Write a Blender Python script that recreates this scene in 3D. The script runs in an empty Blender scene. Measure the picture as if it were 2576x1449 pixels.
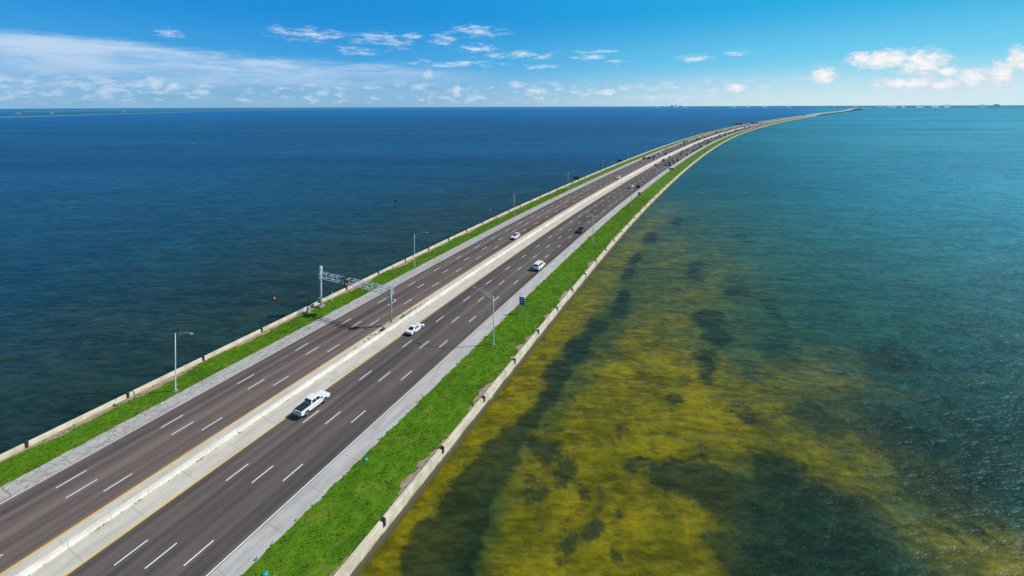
import bpy, bmesh, math, random
from mathutils import Vector, Matrix, noise
random.seed(7)
R=math.radians
C=bpy.context.scene.collection
# ------------------------------------------------------------------ camera (level, with vertical lens shift)
CAMH=51.4; F=1107.0
ROT=Matrix.Rotation(R(90),3,'X') @ Matrix.Rotation(R(-0.2),3,'Z')
cam_d=bpy.data.cameras.new('camera'); cam=bpy.data.objects.new('camera',cam_d); C.objects.link(cam)
cam_d.sensor_width=36; cam_d.lens=F/2576*36; cam_d.shift_y=-456.5/2576; cam_d.clip_end=200000; cam_d.clip_start=0.5
cam.matrix_world=Matrix.Translation((0,0,CAMH)) @ ROT.to_4x4()
bpy.context.scene.camera=cam
def ray(px,py):
    return (ROT @ Vector(((px-1288)/F,-(py-268)/F,-1))).normalized()
def ground(px,py,z=0.0):
    d=ray(px,py); t=(z-CAMH)/d.z
    return (d.x*t,d.y*t)
# ------------------------------------------------------------------ road curve
BASE=69.35; T0=R(25.5)
HT=[(-400,25.5),(90,25.5),(150,26.3),(250,28.2),(450,30.0),(700,32.2),(1000,35.2),(1350,37.2),(1700,38.6),(2600,41),(9000,42.5)]
def heading(s):
    for (a,ha),(b,hb) in zip(HT,HT[1:]):
        if s<=b: return R(ha+(hb-ha)*(s-a)/(b-a))
    return R(HT[-1][1])
STEP=5.0; S0=-400
tab=[]
p=Vector((math.cos(T0)*-BASE+math.sin(T0)*S0, math.sin(T0)*BASE+math.cos(T0)*S0))
s=S0
while s<9000:
    tab.append(p.copy()); h=heading(s+STEP/2)
    p=p+Vector((math.sin(h),math.cos(h)))*STEP; s+=STEP
def pos(s,lat=0.0,z=0.0):
    i=(s-S0)/STEP; k=max(0,min(len(tab)-2,int(i))); f=i-k
    q=tab[k].lerp(tab[k+1],f); h=heading(max(S0,s))
    return Vector((q.x+math.cos(h)*lat, q.y-math.sin(h)*lat, z))
def to_road(x,y):
    best=min(range(0,len(tab),4),key=lambda k:(tab[k].x-x)**2+(tab[k].y-y)**2)
    s=S0+best*STEP
    for _ in range(3):
        q=pos(s); h=heading(max(S0,s)); dx=x-q.x; dy=y-q.y
        s+=dx*math.sin(h)+dy*math.cos(h)
    q=pos(s); h=heading(max(S0,s))
    return s,(x-q.x)*math.cos(h)-(y-q.y)*math.sin(h)
# ------------------------------------------------------------------ materials
def newmat(name):
    m=bpy.data.materials.new(name); m.use_nodes=True
    return m,m.node_tree,m.node_tree.nodes['Principled BSDF']
def nd(nt,t,**k):
    n=nt.nodes.new(t)
    for a,b in k.items(): setattr(n,a,b)
    return n
def mth(nt,op,a,b=None,c=None,clamp=False):
    n=nt.nodes.new('ShaderNodeMath'); n.operation=op; n.use_clamp=clamp
    for i,v in enumerate((a,b,c)):
        if v is None: continue
        if isinstance(v,(int,float)): n.inputs[i].default_value=v
        else: nt.links.new(v,n.inputs[i])
    return n.outputs[0]
def vmt(nt,op,a,b=None):
    n=nt.nodes.new('ShaderNodeVectorMath'); n.operation=op
    for i,v in enumerate((a,b)):
        if v is None: continue
        if isinstance(v,(tuple,list)): n.inputs[i].default_value=v
        else: nt.links.new(v,n.inputs[i])
    return n.outputs['Value'] if op in('LENGTH','DOT_PRODUCT') else n.outputs[0]
def mixc(nt,f,a,b,bt='MIX'):
    n=nt.nodes.new('ShaderNodeMix'); n.data_type='RGBA'; n.blend_type=bt
    for s_,v in ((n.inputs[0],f),(n.inputs[6],a),(n.inputs[7],b)):
        if isinstance(v,(int,float)): s_.default_value=v
        elif isinstance(v,tuple): s_.default_value=(*v[:3],1)
        else: nt.links.new(v,s_)
    return n.outputs[2]
def sstep(nt,v,a,b):
    n=nt.nodes.new('ShaderNodeMapRange'); n.interpolation_type='SMOOTHSTEP'
    if isinstance(v,(int,float)): n.inputs[0].default_value=v
    else: nt.links.new(v,n.inputs[0])
    if a>b:
        n.inputs[1].default_value=b; n.inputs[2].default_value=a; n.inputs[3].default_value=1; n.inputs[4].default_value=0
    else:
        n.inputs[1].default_value=a; n.inputs[2].default_value=b
    return n.outputs[0]
def noi(nt,vec,scale,detail=4,rough=.55,dist=0.0):
    n=nt.nodes.new('ShaderNodeTexNoise'); n.inputs['Scale'].default_value=scale
    n.inputs['Detail'].default_value=detail; n.inputs['Roughness'].default_value=rough; n.inputs['Distortion'].default_value=dist
    nt.links.new(vec,n.inputs['Vector']); return n.outputs['Fac']
def mapp(nt,vec,scale=(1,1,1),rot=(0,0,0),loc=(0,0,0)):
    n=nt.nodes.new('ShaderNodeMapping'); n.inputs['Scale'].default_value=scale; n.inputs['Rotation'].default_value=rot; n.inputs['Location'].default_value=loc
    nt.links.new(vec,n.inputs['Vector']); return n.outputs[0]
def uvn(nt): return nd(nt,'ShaderNodeTexCoord').outputs['UV']
def objc(nt): return nd(nt,'ShaderNodeTexCoord').outputs['Object']
def bump(nt,b,h,strength=.5,dist=.05):
    n=nt.nodes.new('ShaderNodeBump'); n.inputs['Strength'].default_value=strength; n.inputs['Distance'].default_value=dist
    nt.links.new(h,n.inputs['Height']); nt.links.new(n.outputs[0],b.inputs['Normal']); return n
def simple(name,col,rough=.5,metal=0,var=.12,scale=3.0,coat=0,haze=None):
    m,nt,b=newmat(name)
    f=noi(nt,objc(nt),scale,3)
    lo=tuple(c*(1-var) for c in col); hi=tuple(min(1,c*(1+var)) for c in col)
    nt.links.new(mixc(nt,f,lo,hi),b.inputs['Base Color'])
    b.inputs['Roughness'].default_value=rough; b.inputs['Metallic'].default_value=metal
    if coat: b.inputs['Coat Weight'].default_value=coat
    if haze: b.inputs['Emission Color'].default_value=(*haze,1); b.inputs['Emission Strength'].default_value=1; b.inputs['Specular IOR Level'].default_value=0  # even emission stands in for airlight on distant surfaces
    return m
M={}
def asphalt(name,col,lane,lat0):
    m,nt,b=newmat(name); uv=uvn(nt)
    sp=nd(nt,'ShaderNodeSeparateXYZ'); nt.links.new(uv,sp.inputs[0])
    n1=noi(nt,mapp(nt,uv,(.9,.012,1)),1.0,4,.6)
    n2=noi(nt,mapp(nt,uv,(.26,.008,1)),1.0,2)
    n4=noi(nt,mapp(nt,uv,(.5,.10,1)),1.0,5,.65)
    n3=noi(nt,uv,9,3,.7)
    ph=mth(nt,'MULTIPLY',mth(nt,'SUBTRACT',sp.outputs[0],lat0),2*math.pi/lane)
    cs=mth(nt,'COSINE',ph); c2=mth(nt,'COSINE',mth(nt,'MULTIPLY',ph,2.0))
    v=mth(nt,'ADD',mth(nt,'MULTIPLY',cs,.18),mth(nt,'MULTIPLY',c2,.13))
    v=mth(nt,'MULTIPLY',v,mth(nt,'MULTIPLY',n2,2.0))
    for n_,k in ((n1,1.4),(n2,2.0),(n4,1.0),(n3,.6)):
        v=mth(nt,'ADD',v,mth(nt,'MULTIPLY',mth(nt,'SUBTRACT',n_,.5),k))
    v=mth(nt,'ADD',v,.5,clamp=True)
    lo=tuple(c*.60 for c in col); hi=(col[0]*1.45,col[1]*1.40,col[2]*1.34)
    nt.links.new(mixc(nt,v,lo,hi),b.inputs['Base Color'])
    b.inputs['Roughness'].default_value=.85; b.inputs['Specular IOR Level'].default_value=.25
    bump(nt,b,n3,.3,.02)
    return m
M['asph_r']=asphalt('asphalt_right',(.104,.088,.082),3.56,4.0)
M['asph_l']=asphalt('asphalt_left',(.124,.099,.089),3.22,-2.6)
def concrete(name,col,cracks=False,joint=6.0,stain=.5,dirt=.35):
    m,nt,b=newmat(name); uv=uvn(nt)
    sp=nd(nt,'ShaderNodeSeparateXYZ'); nt.links.new(uv,sp.inputs[0])
    n1=noi(nt,mapp(nt,uv,(1,.15,1)),.9,5,.65); n3=noi(nt,uv,7,4,.7); n2=noi(nt,uv,.35,3)
    v=mth(nt,'ADD',mth(nt,'MULTIPLY',n1,.6),mth(nt,'MULTIPLY',n3,.4))
    v=sstep(nt,v,.3,.62)
    c=mixc(nt,v,tuple(x*(1-stain) for x in col),col)
    c=mixc(nt,mth(nt,'MULTIPLY',sstep(nt,n2,.5,.7),dirt),c,tuple(x*y for x,y in zip(col,(.72,.66,.55))))
    j=mth(nt,'PINGPONG',sp.outputs[1],joint/2)
    c=mixc(nt,mth(nt,'MULTIPLY',mth(nt,'LESS_THAN',j,.03),.5),c,(.14,.12,.1))
    if cracks:
        vo=nd(nt,'ShaderNodeTexVoronoi',feature='DISTANCE_TO_EDGE'); vo.inputs['Scale'].default_value=.75
        w=nd(nt,'ShaderNodeVectorMath',operation='ADD'); nt.links.new(uv,w.inputs[0])
        nn=nd(nt,'ShaderNodeTexNoise'); nn.inputs['Scale'].default_value=1.2; nt.links.new(uv,nn.inputs['Vector']); nt.links.new(nn.outputs['Color'],w.inputs[1])
        nt.links.new(w.outputs[0],vo.inputs['Vector'])
        c=mixc(nt,mth(nt,'MULTIPLY',mth(nt,'LESS_THAN',vo.outputs[0],.045),.5),c,(.14,.12,.10))
    nt.links.new(c,b.inputs['Base Color']); b.inputs['Roughness'].default_value=.9; b.inputs['Specular IOR Level'].default_value=.25
    bump(nt,b,n3,.4,.03)
    return m
M['conc']=concrete('concrete_shoulder',(.49,.475,.445),stain=.4)
M['conc_c']=concrete('cracked_concrete',(.47,.455,.42),True,stain=.35)
M['conc_m']=concrete('median_concrete',(.585,.55,.47),stain=.3,dirt=.35)
M['barrier']=concrete('barrier_concrete',(.74,.70,.61),stain=.4,joint=4.0,dirt=.45)
m,nt,b=newmat('seawall_concrete'); uv=uvn(nt)
geo=nd(nt,'ShaderNodeNewGeometry'); sp=nd(nt,'ShaderNodeSeparateXYZ'); nt.links.new(geo.outputs['Position'],sp.inputs[0])
n1=noi(nt,mapp(nt,uv,(1,.35,1)),1.2,5,.65); n3=noi(nt,uv,8,3); n5=noi(nt,mapp(nt,uv,(.3,2.2,1)),1,4,.7)
c=mixc(nt,sstep(nt,n1,.36,.6),(.46,.40,.28),(.64,.58,.45))
c=mixc(nt,mth(nt,'MULTIPLY',sstep(nt,n5,.54,.72),.3),c,(.28,.23,.16))
zz=mth(nt,'ADD',sp.outputs[2],mth(nt,'MULTIPLY',mth(nt,'SUBTRACT',n1,.5),.6))
c=mixc(nt,sstep(nt,zz,-.5,-.95),c,(.08,.07,.03))
nt.links.new(c,b.inputs['Base Color']); b.inputs['Roughness'].default_value=.9; bump(nt,b,n3,.3,.03)
M['wall']=m
def grassmat(name,a,bc,d,dk=.3):
    m,nt,b=newmat(name); g=nd(nt,'ShaderNodeNewGeometry').outputs['Position']
    n1=noi(nt,g,.26,6,.72); n2=noi(nt,g,.8,4,.7); n3=noi(nt,g,5,2,.7); n4=noi(nt,mapp(nt,g,(1,1,1),(0,0,0),(40,9,0)),.12,5,.65)
    c=mixc(nt,sstep(nt,n2,.32,.68),a,bc)
    c=mixc(nt,mth(nt,'MULTIPLY',sstep(nt,n4,.47,.64),.5),c,tuple(x*.65 for x in a))
    c=mixc(nt,mth(nt,'MULTIPLY',sstep(nt,n1,.53,.70),.8),c,d)
    c=mixc(nt,mth(nt,'MULTIPLY',sstep(nt,n3,.5,.75),dk),c,tuple(x*.5 for x in a))
    nt.links.new(c,b.inputs['Base Color']); b.inputs['Roughness'].default_value=.9; b.inputs['Specular IOR Level'].default_value=.1
    bump(nt,b,n3,.5,.05); return m
M['grass']=grassmat('grass',(.054,.142,.007),(.100,.215,.008),(.19,.22,.03))
M['tuft']=grassmat('grass_blades',(.064,.162,.007),(.115,.24,.010),(.20,.245,.032),.15)
M['weed']=grassmat('weed_blades',(.25,.22,.10),(.3,.25,.12),(.33,.27,.15),.1)
M['soil']=simple('soil',(.31,.235,.17),.95,0,.4,.9)
M['white_paint']=simple('white_line_paint',(.78,.77,.74),.7,0,.12,1.5)
M['yellow_paint']=simple('yellow_line_paint',(.78,.44,.01),.7,0,.12,1.5)
M['galv']=simple('galvanised_steel',(.40,.42,.43),.45,.4,.12)
M['galv_light']=simple('pale_steel',(.56,.60,.62),.5,.15,.1)
M['dark']=simple('dark_plastic',(.02,.02,.022),.6)
M['rust']=simple('rusty_joint',(.035,.027,.022),.9)
M['lampglass']=simple('lamp_glass',(.6,.65,.68),.2)
M['car_white']=simple('white_car_paint',(.80,.80,.80),.25,0,.03,2,.6)
M['car_black']=simple('black_car_paint',(.012,.013,.016),.25,0,.1,2,.6)
M['car_grey']=simple('grey_car_paint',(.16,.17,.18),.3,.4,.1,2,.6)
M['car_silver']=simple('silver_car_paint',(.5,.52,.54),.3,.5,.1,2,.5)
M['car_red']=simple('red_car_paint',(.3,.02,.015),.3,0,.1,2,.6)
M['car_blue']=simple('blue_car_paint',(.02,.06,.2),.3,0,.1,2,.6)
M['glass']=simple('tinted_glass',(.015,.02,.025),.08,0,.1)
M['tyre']=simple('tyre_rubber',(.015,.015,.015),.85)
M['rim']=simple('alloy_rim',(.45,.46,.47),.35,.8)
M['tail']=simple('red_lens',(.4,.01,.01),.25)
M['head']=simple('clear_lens',(.7,.72,.74),.15)
M['bluesign']=simple('blue_sign_sheet',(.012,.07,.38),.45)
M['whitesign']=simple('white_sign_sheet',(.8,.8,.8),.5)
M['yellowsign']=simple('yellow_sign_sheet',(.75,.5,.02),.5)
M['orange']=simple('orange_plastic',(.85,.22,.01),.5)
M['yellowb']=simple('yellow_plastic',(.75,.55,.03),.5)
M['wood']=simple('weathered_pile',(.06,.045,.035),.9)
M['cyan']=simple('cyan_plastic_bag',(.01,.38,.5),.4)
M['farland']=simple('hazy_far_shore_trees',(.03,.05,.05),1,0,.3,.004,haze=(.025,.15,.27))  # shore materials have distance haze painted in as a blue glow
M['midland']=simple('hazy_left_shore_trees',(.03,.06,.06),1,0,.3,.004,haze=(.012,.08,.16))
M['beach']=simple('hazy_far_shore_sand',(.08,.09,.09),1,0,.2,.004,haze=(.05,.19,.31))
M['bridge']=simple('bridge_concrete',(.36,.37,.37),.9,0,.12,.05)
def bldmat(name,col,haze_glow):
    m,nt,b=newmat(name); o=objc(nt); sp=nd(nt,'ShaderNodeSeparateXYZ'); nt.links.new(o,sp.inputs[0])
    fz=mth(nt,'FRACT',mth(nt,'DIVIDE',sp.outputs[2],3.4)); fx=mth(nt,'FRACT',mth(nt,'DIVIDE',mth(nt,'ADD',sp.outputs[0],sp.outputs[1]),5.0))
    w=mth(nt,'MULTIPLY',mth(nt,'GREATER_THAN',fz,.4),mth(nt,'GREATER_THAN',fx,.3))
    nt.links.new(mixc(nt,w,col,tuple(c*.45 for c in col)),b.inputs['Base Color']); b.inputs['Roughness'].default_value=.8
    b.inputs['Emission Color'].default_value=(*haze_glow,1); b.inputs['Emission Strength'].default_value=1; return m  # constant emission imitates haze in front of the facade
M['bld_a']=bldmat('pale_haze_facade',(.13,.13,.13),(.14,.32,.45)); M['bld_b']=bldmat('bluish_haze_facade',(.05,.06,.07),(.07,.22,.37)); M['bld_c']=bldmat('tan_haze_facade',(.14,.13,.11),(.26,.44,.53)); M['bld_l']=bldmat('dim_haze_facade',(.10,.10,.10),(.05,.16,.26))  # facade tints include an added blue haze glow, no lit windows
# ------------------------------------------------------------------ mesh builder
class MB:
    def __init__(s): s.v=[]; s.f=[]
    def add(s,vs,fs):
        o=len(s.v); s.v+= [tuple(x) for x in vs]; s.f+=[tuple(i+o for i in f) for f in fs]; return s
    def box(s,x0,x1,y0,y1,z0,z1):
        return s.add([(x0,y0,z0),(x1,y0,z0),(x1,y1,z0),(x0,y1,z0),(x0,y0,z1),(x1,y0,z1),(x1,y1,z1),(x0,y1,z1)],
            [(0,3,2,1),(4,5,6,7),(0,1,5,4),(1,2,6,5),(2,3,7,6),(3,0,4,7)])
    def tube(s,pts,rad,n=8):
        pts=[Vector(p) for p in pts]
        if not isinstance(rad,(list,tuple)): rad=[rad]*len(pts)
        vs=[];fs=[]
        for i,p in enumerate(pts):
            d=(pts[min(i+1,len(pts)-1)]-pts[max(i-1,0)]).normalized()
            a=Vector((1,0,0)) if abs(d.z)>=.99 else d.cross(Vector((0,0,1))).normalized()
            bb=d.cross(a).normalized()
            for k in range(n):
                t=2*math.pi*k/n; vs.append(p+a*math.cos(t)*rad[i]+bb*math.sin(t)*rad[i])
        for i in range(len(pts)-1):
            for k in range(n):
                fs.append((i*n+k,i*n+(k+1)%n,(i+1)*n+(k+1)%n,(i+1)*n+k))
        fs.append(tuple(range(n-1,-1,-1))); fs.append(tuple((len(pts)-1)*n+k for k in range(n)))
        return s.add(vs,fs)
    def prism(s,poly,w0):
        n=len(poly); vs=[]
        for sx in (-1,1):
            for (y,z) in poly: vs.append((sx*w0,y,z))
        fs=[tuple(range(n)),tuple(range(2*n-1,n-1,-1))]+[(i,i+n,(i+1)%n+n,(i+1)%n) for i in range(n)]
        return s.add(vs,fs)
    def build(s,name,mat,parent=None,bevel=0,smooth=False,recalc=True):
        me=bpy.data.meshes.new(name); me.from_pydata(s.v,[],s.f)
        if recalc or bevel:
            bm=bmesh.new(); bm.from_mesh(me); bmesh.ops.recalc_face_normals(bm,faces=bm.faces)
            if bevel:
                es=[e for e in bm.edges if len(e.link_faces)==2 and e.calc_face_angle(0)>R(28)]
                bmesh.ops.bevel(bm,geom=es,offset=bevel,segments=2,affect='EDGES',profile=.6,clamp_overlap=True)
            bm.to_mesh(me); bm.free()
        if smooth:
            for p_ in me.polygons: p_.use_smooth=True
        me.materials.append(mat)
        o=bpy.data.objects.new(name,me); C.objects.link(o)
        if parent: o.parent=parent
        return o
def tag(o,label=None,cat=None,group=None,kind=None):
    if label: o['label']=label
    if cat: o['category']=cat
    if group: o['group']=group
    if kind: o['kind']=kind
    return o
def empty(name,loc,rz=0):
    o=bpy.data.objects.new(name,None); C.objects.link(o); o.location=loc; o.rotation_euler=(0,0,rz); o.empty_display_size=.5; return o
def copy_tree(o,parent=None):
    c=o.copy(); C.objects.link(c); c.parent=parent
    for ch in [x for x in o.children]: copy_tree(ch,c)
    return c
# ------------------------------------------------------------------ strips along the road
def srange(s0,s1,fine=2.5):
    out=[];s=s0
    while s<s1:
        out.append(s); s+= fine if s<260 else max(fine,s/90)
    out.append(s1); return out
def strip(name,prof,s0,s1,mat,parent=None,fine=2.5,zf=None,lf=None,kind=None):
    ss=srange(s0,s1,fine); n=len(prof); vs=[];fs=[];uv=[]
    for s in ss:
        for k,(l,z) in enumerate(prof):
            if lf: l=lf(s,l,k)
            z2=z+(zf(s,l) if zf else 0); vs.append(tuple(pos(s,l,z2))); uv.append((l+z*.7,s))
    for i in range(len(ss)-1):
        for k in range(n-1):
            a=i*n+k; fs.append((a,a+1,a+n+1,a+n))
    me=bpy.data.meshes.new(name); me.from_pydata(vs,[],fs)
    ul=me.uv_layers.new(name='UVMap')
    for lp in me.loops: ul.data[lp.index].uv=uv[lp.vertex_index]
    me.materials.append(mat)
    o=bpy.data.objects.new(name,me); C.objects.link(o)
    if parent: o.parent=parent
    if kind: o['kind']=kind
    return o
SB=-110; SE=2650
strip('causeway_embankment',[(-26.5,-2.6),(-26.0,-.06),(0,-.06),(31.2,-.06),(31.7,-2.6)],SB,SE,M['soil'],kind='structure')
strip('carriageway_left',[(-15.7,0),(-2.75,0)],SB,SE,M['asph_l'],kind='structure')
strip('carriageway_right',[(4.15,0),(18.35,0)],SB,SE,M['asph_r'],kind='structure')
strip('median_strip',[(-2.75,0),(4.15,0)],SB,SE,M['conc_m'],kind='structure')
strip('shoulder_left',[(-19.3,-.02),(-15.7,0)],SB,SE,M['conc_c'],kind='structure')
strip('shoulder_right',[(18.35,0),(21.7,-.02)],SB,SE,M['conc'],kind='structure')
def gz(s,l): return .08*noise.noise(Vector((s*.5,l*.9,0)))+.05*noise.noise(Vector((s*1.7,l*2,3)))
def prof(a,b,n,z): return [(a+(b-a)*i/n,z) for i in range(n+1)]
def er(s): return 30.4+max(-1.4,min(.6,1.4*noise.noise(Vector((s*.11,7,0)))+1.2*noise.noise(Vector((s*.45,3,0)))+.5*noise.noise(Vector((s*1.3,2,0)))))
def el_(s): return -24.7-max(-.8,min(1.0,1.5*noise.noise(Vector((s*.10,9,0)))+.8*noise.noise(Vector((s*.55,4,0)))))
def lfr(s,l,k):
    e=er(s); i=21.6+.4*noise.noise(Vector((s*.45,1,0)))+.25*noise.noise(Vector((s*1.4,1,0))); return i+(e-i)*k/12
def lfl(s,l,k):
    e=el_(s); i=-19.2-.3*noise.noise(Vector((s*.45,5,0))); return e+(i-e)*k/8
tag(strip('verge_grass',prof(21.6,30,12,.045),SB,2300,M['grass'],zf=gz,lf=lfr,fine=.7),kind='stuff')
tag(strip('verge_grass',prof(-24.6,-19.2,8,.045),SB,2300,M['grass'],zf=gz,lf=lfl,fine=.7),kind='stuff')
def tufts(name,n,region,size,mat,hk=.35):
    mb=MB()
    for i in range(n):
        s,l=region()
        q=pos(s,l,.0); sz=size*(.5+random.random())
        for k in range(3):
            a=random.random()*6.28; dx,dy=math.cos(a)*sz*.5,math.sin(a)*sz*.5
            a2=a+1.57+random.uniform(-.5,.5); ln=random.uniform(.5,1.0)*sz
            mb.add([(q.x-dx,q.y-dy,.03),(q.x+dx,q.y+dy,.03),(q.x+math.cos(a2)*ln,q.y+math.sin(a2)*ln,.06+sz*random.uniform(.15,hk+.1))],[(0,1,2)])
    return tag(mb.build(name,mat,recalc=False),kind='stuff')
def rs(a,b): return a+(b-a)*random.random()**1.4
def reg_r():
    while True:
        s=rs(10,260); l=random.uniform(21.2,31.0)
        if l>er(s)+random.gauss(0,.3) or l<21.7+noise.noise(Vector((s*.6,2,0)))*.5:
            if random.random()>.1: continue
        return s,l
def reg_l():
    while True:
        s=rs(5,260); l=random.uniform(-25.7,-18.9)
        if l<el_(s)+random.gauss(0,.3) or l>-19.2-noise.noise(Vector((s*.6,6,0)))*.4:
            if random.random()>.1: continue
        return s,l
tufts('grass_tufts',20000,reg_r,.18,M['tuft']); tufts('grass_tufts',13000,reg_l,.18,M['tuft'])
def reg_w():
    while True:
        s=rs(5,330)
        if noise.noise(Vector((s*.35,5,0)))<.12 and random.random()>.06: continue
        return s,random.choice((-.42,.42))+random.gauss(0,.08)
tufts('median_weeds',900,reg_w,.13,M['weed'],.2)
def reg_g(): return 83+random.gauss(0,5.5),-1.1+random.gauss(0,.5)
tufts('median_weeds',380,reg_g,.22,M['tuft'])
def lines(name,items,mat,z=.012):
    vs=[];fs=[]
    for (l,w,s0,s1) in items:
        ss=srange(s0,s1,4.0); o=len(vs)
        for s in ss: vs.append(tuple(pos(s,l-w/2,z))); vs.append(tuple(pos(s,l+w/2,z)))
        for i in range(len(ss)-1): fs.append((o+2*i,o+2*i+1,o+2*i+3,o+2*i+2))
    me=bpy.data.meshes.new(name); me.from_pydata(vs,[],fs); me.materials.append(mat)
    o=bpy.data.objects.new(name,me); C.objects.link(o); o['kind']='structure'
lines('yellow_edge_lines',[(-2.62,.22,SB,SE),(4.0,.22,SB,SE)],M['yellow_paint'])
lines('white_edge_lines',[(-15.45,.18,SB,SE),(18.15,.18,SB,SE)],M['white_paint'])
def g_s(px,py): return to_road(*ground(px,py))[0]
it=[]
for l,ph in ((7.55,g_s(282,1418)),(11.1,g_s(360,1427)),(14.7,g_s(458,1420)),(-5.6,g_s(255,1233)),(-8.85,g_s(162,1250)),(-12.15,g_s(137,1225))):
    s=ph-12.35*12
    while s<1500: it.append((l,.17,s,s+3.2)); s+=12.35
lines('lane_dashes',it,M['white_paint'])
bar=empty('median_barrier',(0,0,0))
strip('barrier_wall',[(-.30,0),(-.28,.08),(-.15,.25),(-.09,.70),(.09,.70),(.15,.25),(.28,.08),(.30,0)],SB,SE,M['barrier'],bar)
tag(bar,'long pale concrete median barrier between the two carriageways','barrier')
GS=81.0
bs=empty('column_plinth',tuple(pos(GS,-.85,0)),-heading(GS))
MB().box(-.45,.45,-2.6,2.6,0,.85).build('plinth_block',M['barrier'],bs,bevel=.06)
tag(bs,'concrete plinth beside the median barrier under the gantry column','plinth')
def seawall(name,side,label):
    w=empty(name,(0,0,0))
    if side=='r': pr=[(31.1,-.1),(31.12,.50),(31.16,.56),(31.62,.56),(31.68,.5),(31.8,-.95),(32.15,-1.0),(32.2,-2.6)]
    else: pr=[(-27.0,-2.6),(-26.9,-1.0),(-26.55,-.95),(-26.45,.55),(-26.4,.62),(-26.08,.62),(-26.03,.56),(-25.95,-.1)]
    strip('wall_body',pr,SB,SE,M['wall'],w,fine=2.5)
    s=(54.6 if side=='r' else 28.5)-12.6*6; first=None; k=0
    while k<98:
        x0,x1=(31.35,31.86) if side=='r' else (-26.35,-25.82)
        q=pos(s,0,0)
        if first is None:
            first=MB().box(x0,x1,-.13,.13,-.1,.82).build('expansion_joint',M['rust'],w); o=first
        else:
            o=first.copy(); C.objects.link(o)
        o.location=q; o.rotation_euler=(0,0,-heading(s)); s+=12.6; k+=1
    tag(w,label,'seawall')
seawall('seawall','r','stained concrete seawall with dark joints between grass and shallow olive water on the right')
seawall('seawall','l','concrete seawall with dark joints along the deep blue water on the left')
# ------------------------------------------------------------------ roadside things
l0=empty('street_lamp',(0,0,0)); o=l0
MB().tube([(0,0,-.05),(0,0,.12)],.42,12).build('footing',M['conc'],o)
MB().tube([(0,0,.1),(0,0,.35),(0,0,5.5),(0,0,10.5)],[.17,.12,.095,.065],10).build('pole',M['galv_light'],o,smooth=True)
a=MB(); a.tube([(0,0,10.3),(-1.6,0,10.9),(-3.2,0,11.35),(-4.6,0,11.5)],[.045,.04,.035,.03],6)
a.tube([(0,0,9.5),(-1.5,0,10.4),(-3.1,0,11.1),(-3.7,0,11.38)],[.035,.03,.028,.025],6)
a.tube([(-1.6,0,10.9),(-1.5,0,10.4)],.03,6)
a.build('arm',M['galv_light'],o,smooth=True)
MB().prism([(-.16,11.4),(-.19,11.5),(-.1,11.62),(.1,11.62),(.19,11.5),(.16,11.4)],.38).build('lamp_head',M['galv'],o,bevel=.02).location=(-4.85,0,0)
MB().box(-.3,.3,-.13,.13,11.35,11.395).build('lens',M['lampglass'],o).location=(-4.85,0,0)
ordn=['nearest','second','third','fourth','fifth','sixth']
for side,lat,ss in (('r',24.7,[84,163.5,231]+[231+72*k for k in range(1,16)]),('l',-20.3,[45.7,114.3,186.9]+[186.9+72*k for k in range(1,17)])):
    for i,s in enumerate(ss):
        o=l0 if (side=='r' and i==0) else copy_tree(l0)
        o.location=pos(s,lat,0); o.rotation_euler=(0,0,-heading(s)+(math.pi if side=='l' else 0))
        w='right' if side=='r' else 'left'
        if i<6: tag(o,'tall single-arm street lamp on the %s grass verge, %s from the camera'%(w,ordn[i]),'street lamp','street lamps along the causeway verges')
        else: tag(o,'tiny distant street lamp on the %s verge far along the causeway'%w,'street lamp','distant street lamps on the %s verge'%w)
# gantry
g=empty('sign_gantry',tuple(pos(GS,0,0)),-heading(GS))
XL,XR=-24.0,-.95
MB().tube([(XL,0,.0),(XL,0,10.2)],.23,14).build('column',M['galv_light'],g,smooth=True)
MB().tube([(XR,0,.8),(XR,0,8.7)],.23,14).build('column',M['galv'],g,smooth=True)
MB().box(XL-.75,XL+.75,-.75,.75,-.05,.45).build('footing',M['conc'],g,bevel=.04)
t=MB(); zb,zt=7.5,8.8
for y in (-.5,.5):
    for z in (zb,zt): t.tube([(XL-.4,y,z),(XR+.5,y,z)],.085,6)
nb=12; dx=(XR-XL)/nb
for i in range(nb+1):
    x=XL+i*dx
    t.tube([(x,-.5,zt),(x,.5,zt)],.04,5); t.tube([(x,-.5,zb),(x,.5,zb)],.04,5)
    if i%2==0: t.tube([(x,-.5,zb),(x,-.5,zt)],.045,5); t.tube([(x,.5,zb),(x,.5,zt)],.045,5)
    if i<nb:
        for y in (-.5,.5):
            a,b_=(zb,zt) if i%2 else (zt,zb); t.tube([(x,y,a),(x+dx,y,b_)],.05,5)
t.build('truss',M['galv_light'],g)
MB().box(-16.1,-14.9,-.7,.7,7.1,9.0).build('equipment_box',M['dark'],g,bevel=.04)
MB().box(-15.9,-15.1,-.76,-.705,7.3,8.8).build('box_panel',M['galv'],g)
MB().box(XL-.9,XL-.3,-.35,.35,1.0,2.2).build('control_cabinet',M['galv'],g,bevel=.03)
MB().tube([(XL,0,9.8),(XL+1.1,0,10.0)],.04,6).build('camera_bracket',M['galv'],g)
MB().box(XL-.3,XL+.3,-.3,.3,9.2,10.45).build('column_cap',M['galv_light'],g,bevel=.05)
MB().box(XR-.3,XR+.3,-.6,.6,7.35,8.85).build('end_bracket',M['galv'],g,bevel=.04)
t=MB(); t.tube([(XR+.2,0,6.2),(XR+1.0,0,6.3)],.04,6); t.box(XR+.9,XR+1.3,-.15,.15,6.1,6.4); t.build('traffic_camera',M['galv_light'],g)
t=MB()
for z in [1.5+.35*k for k in range(22)]: t.tube([(XL+.28,-.2,z),(XL+.28,.2,z)],.018,4)
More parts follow.
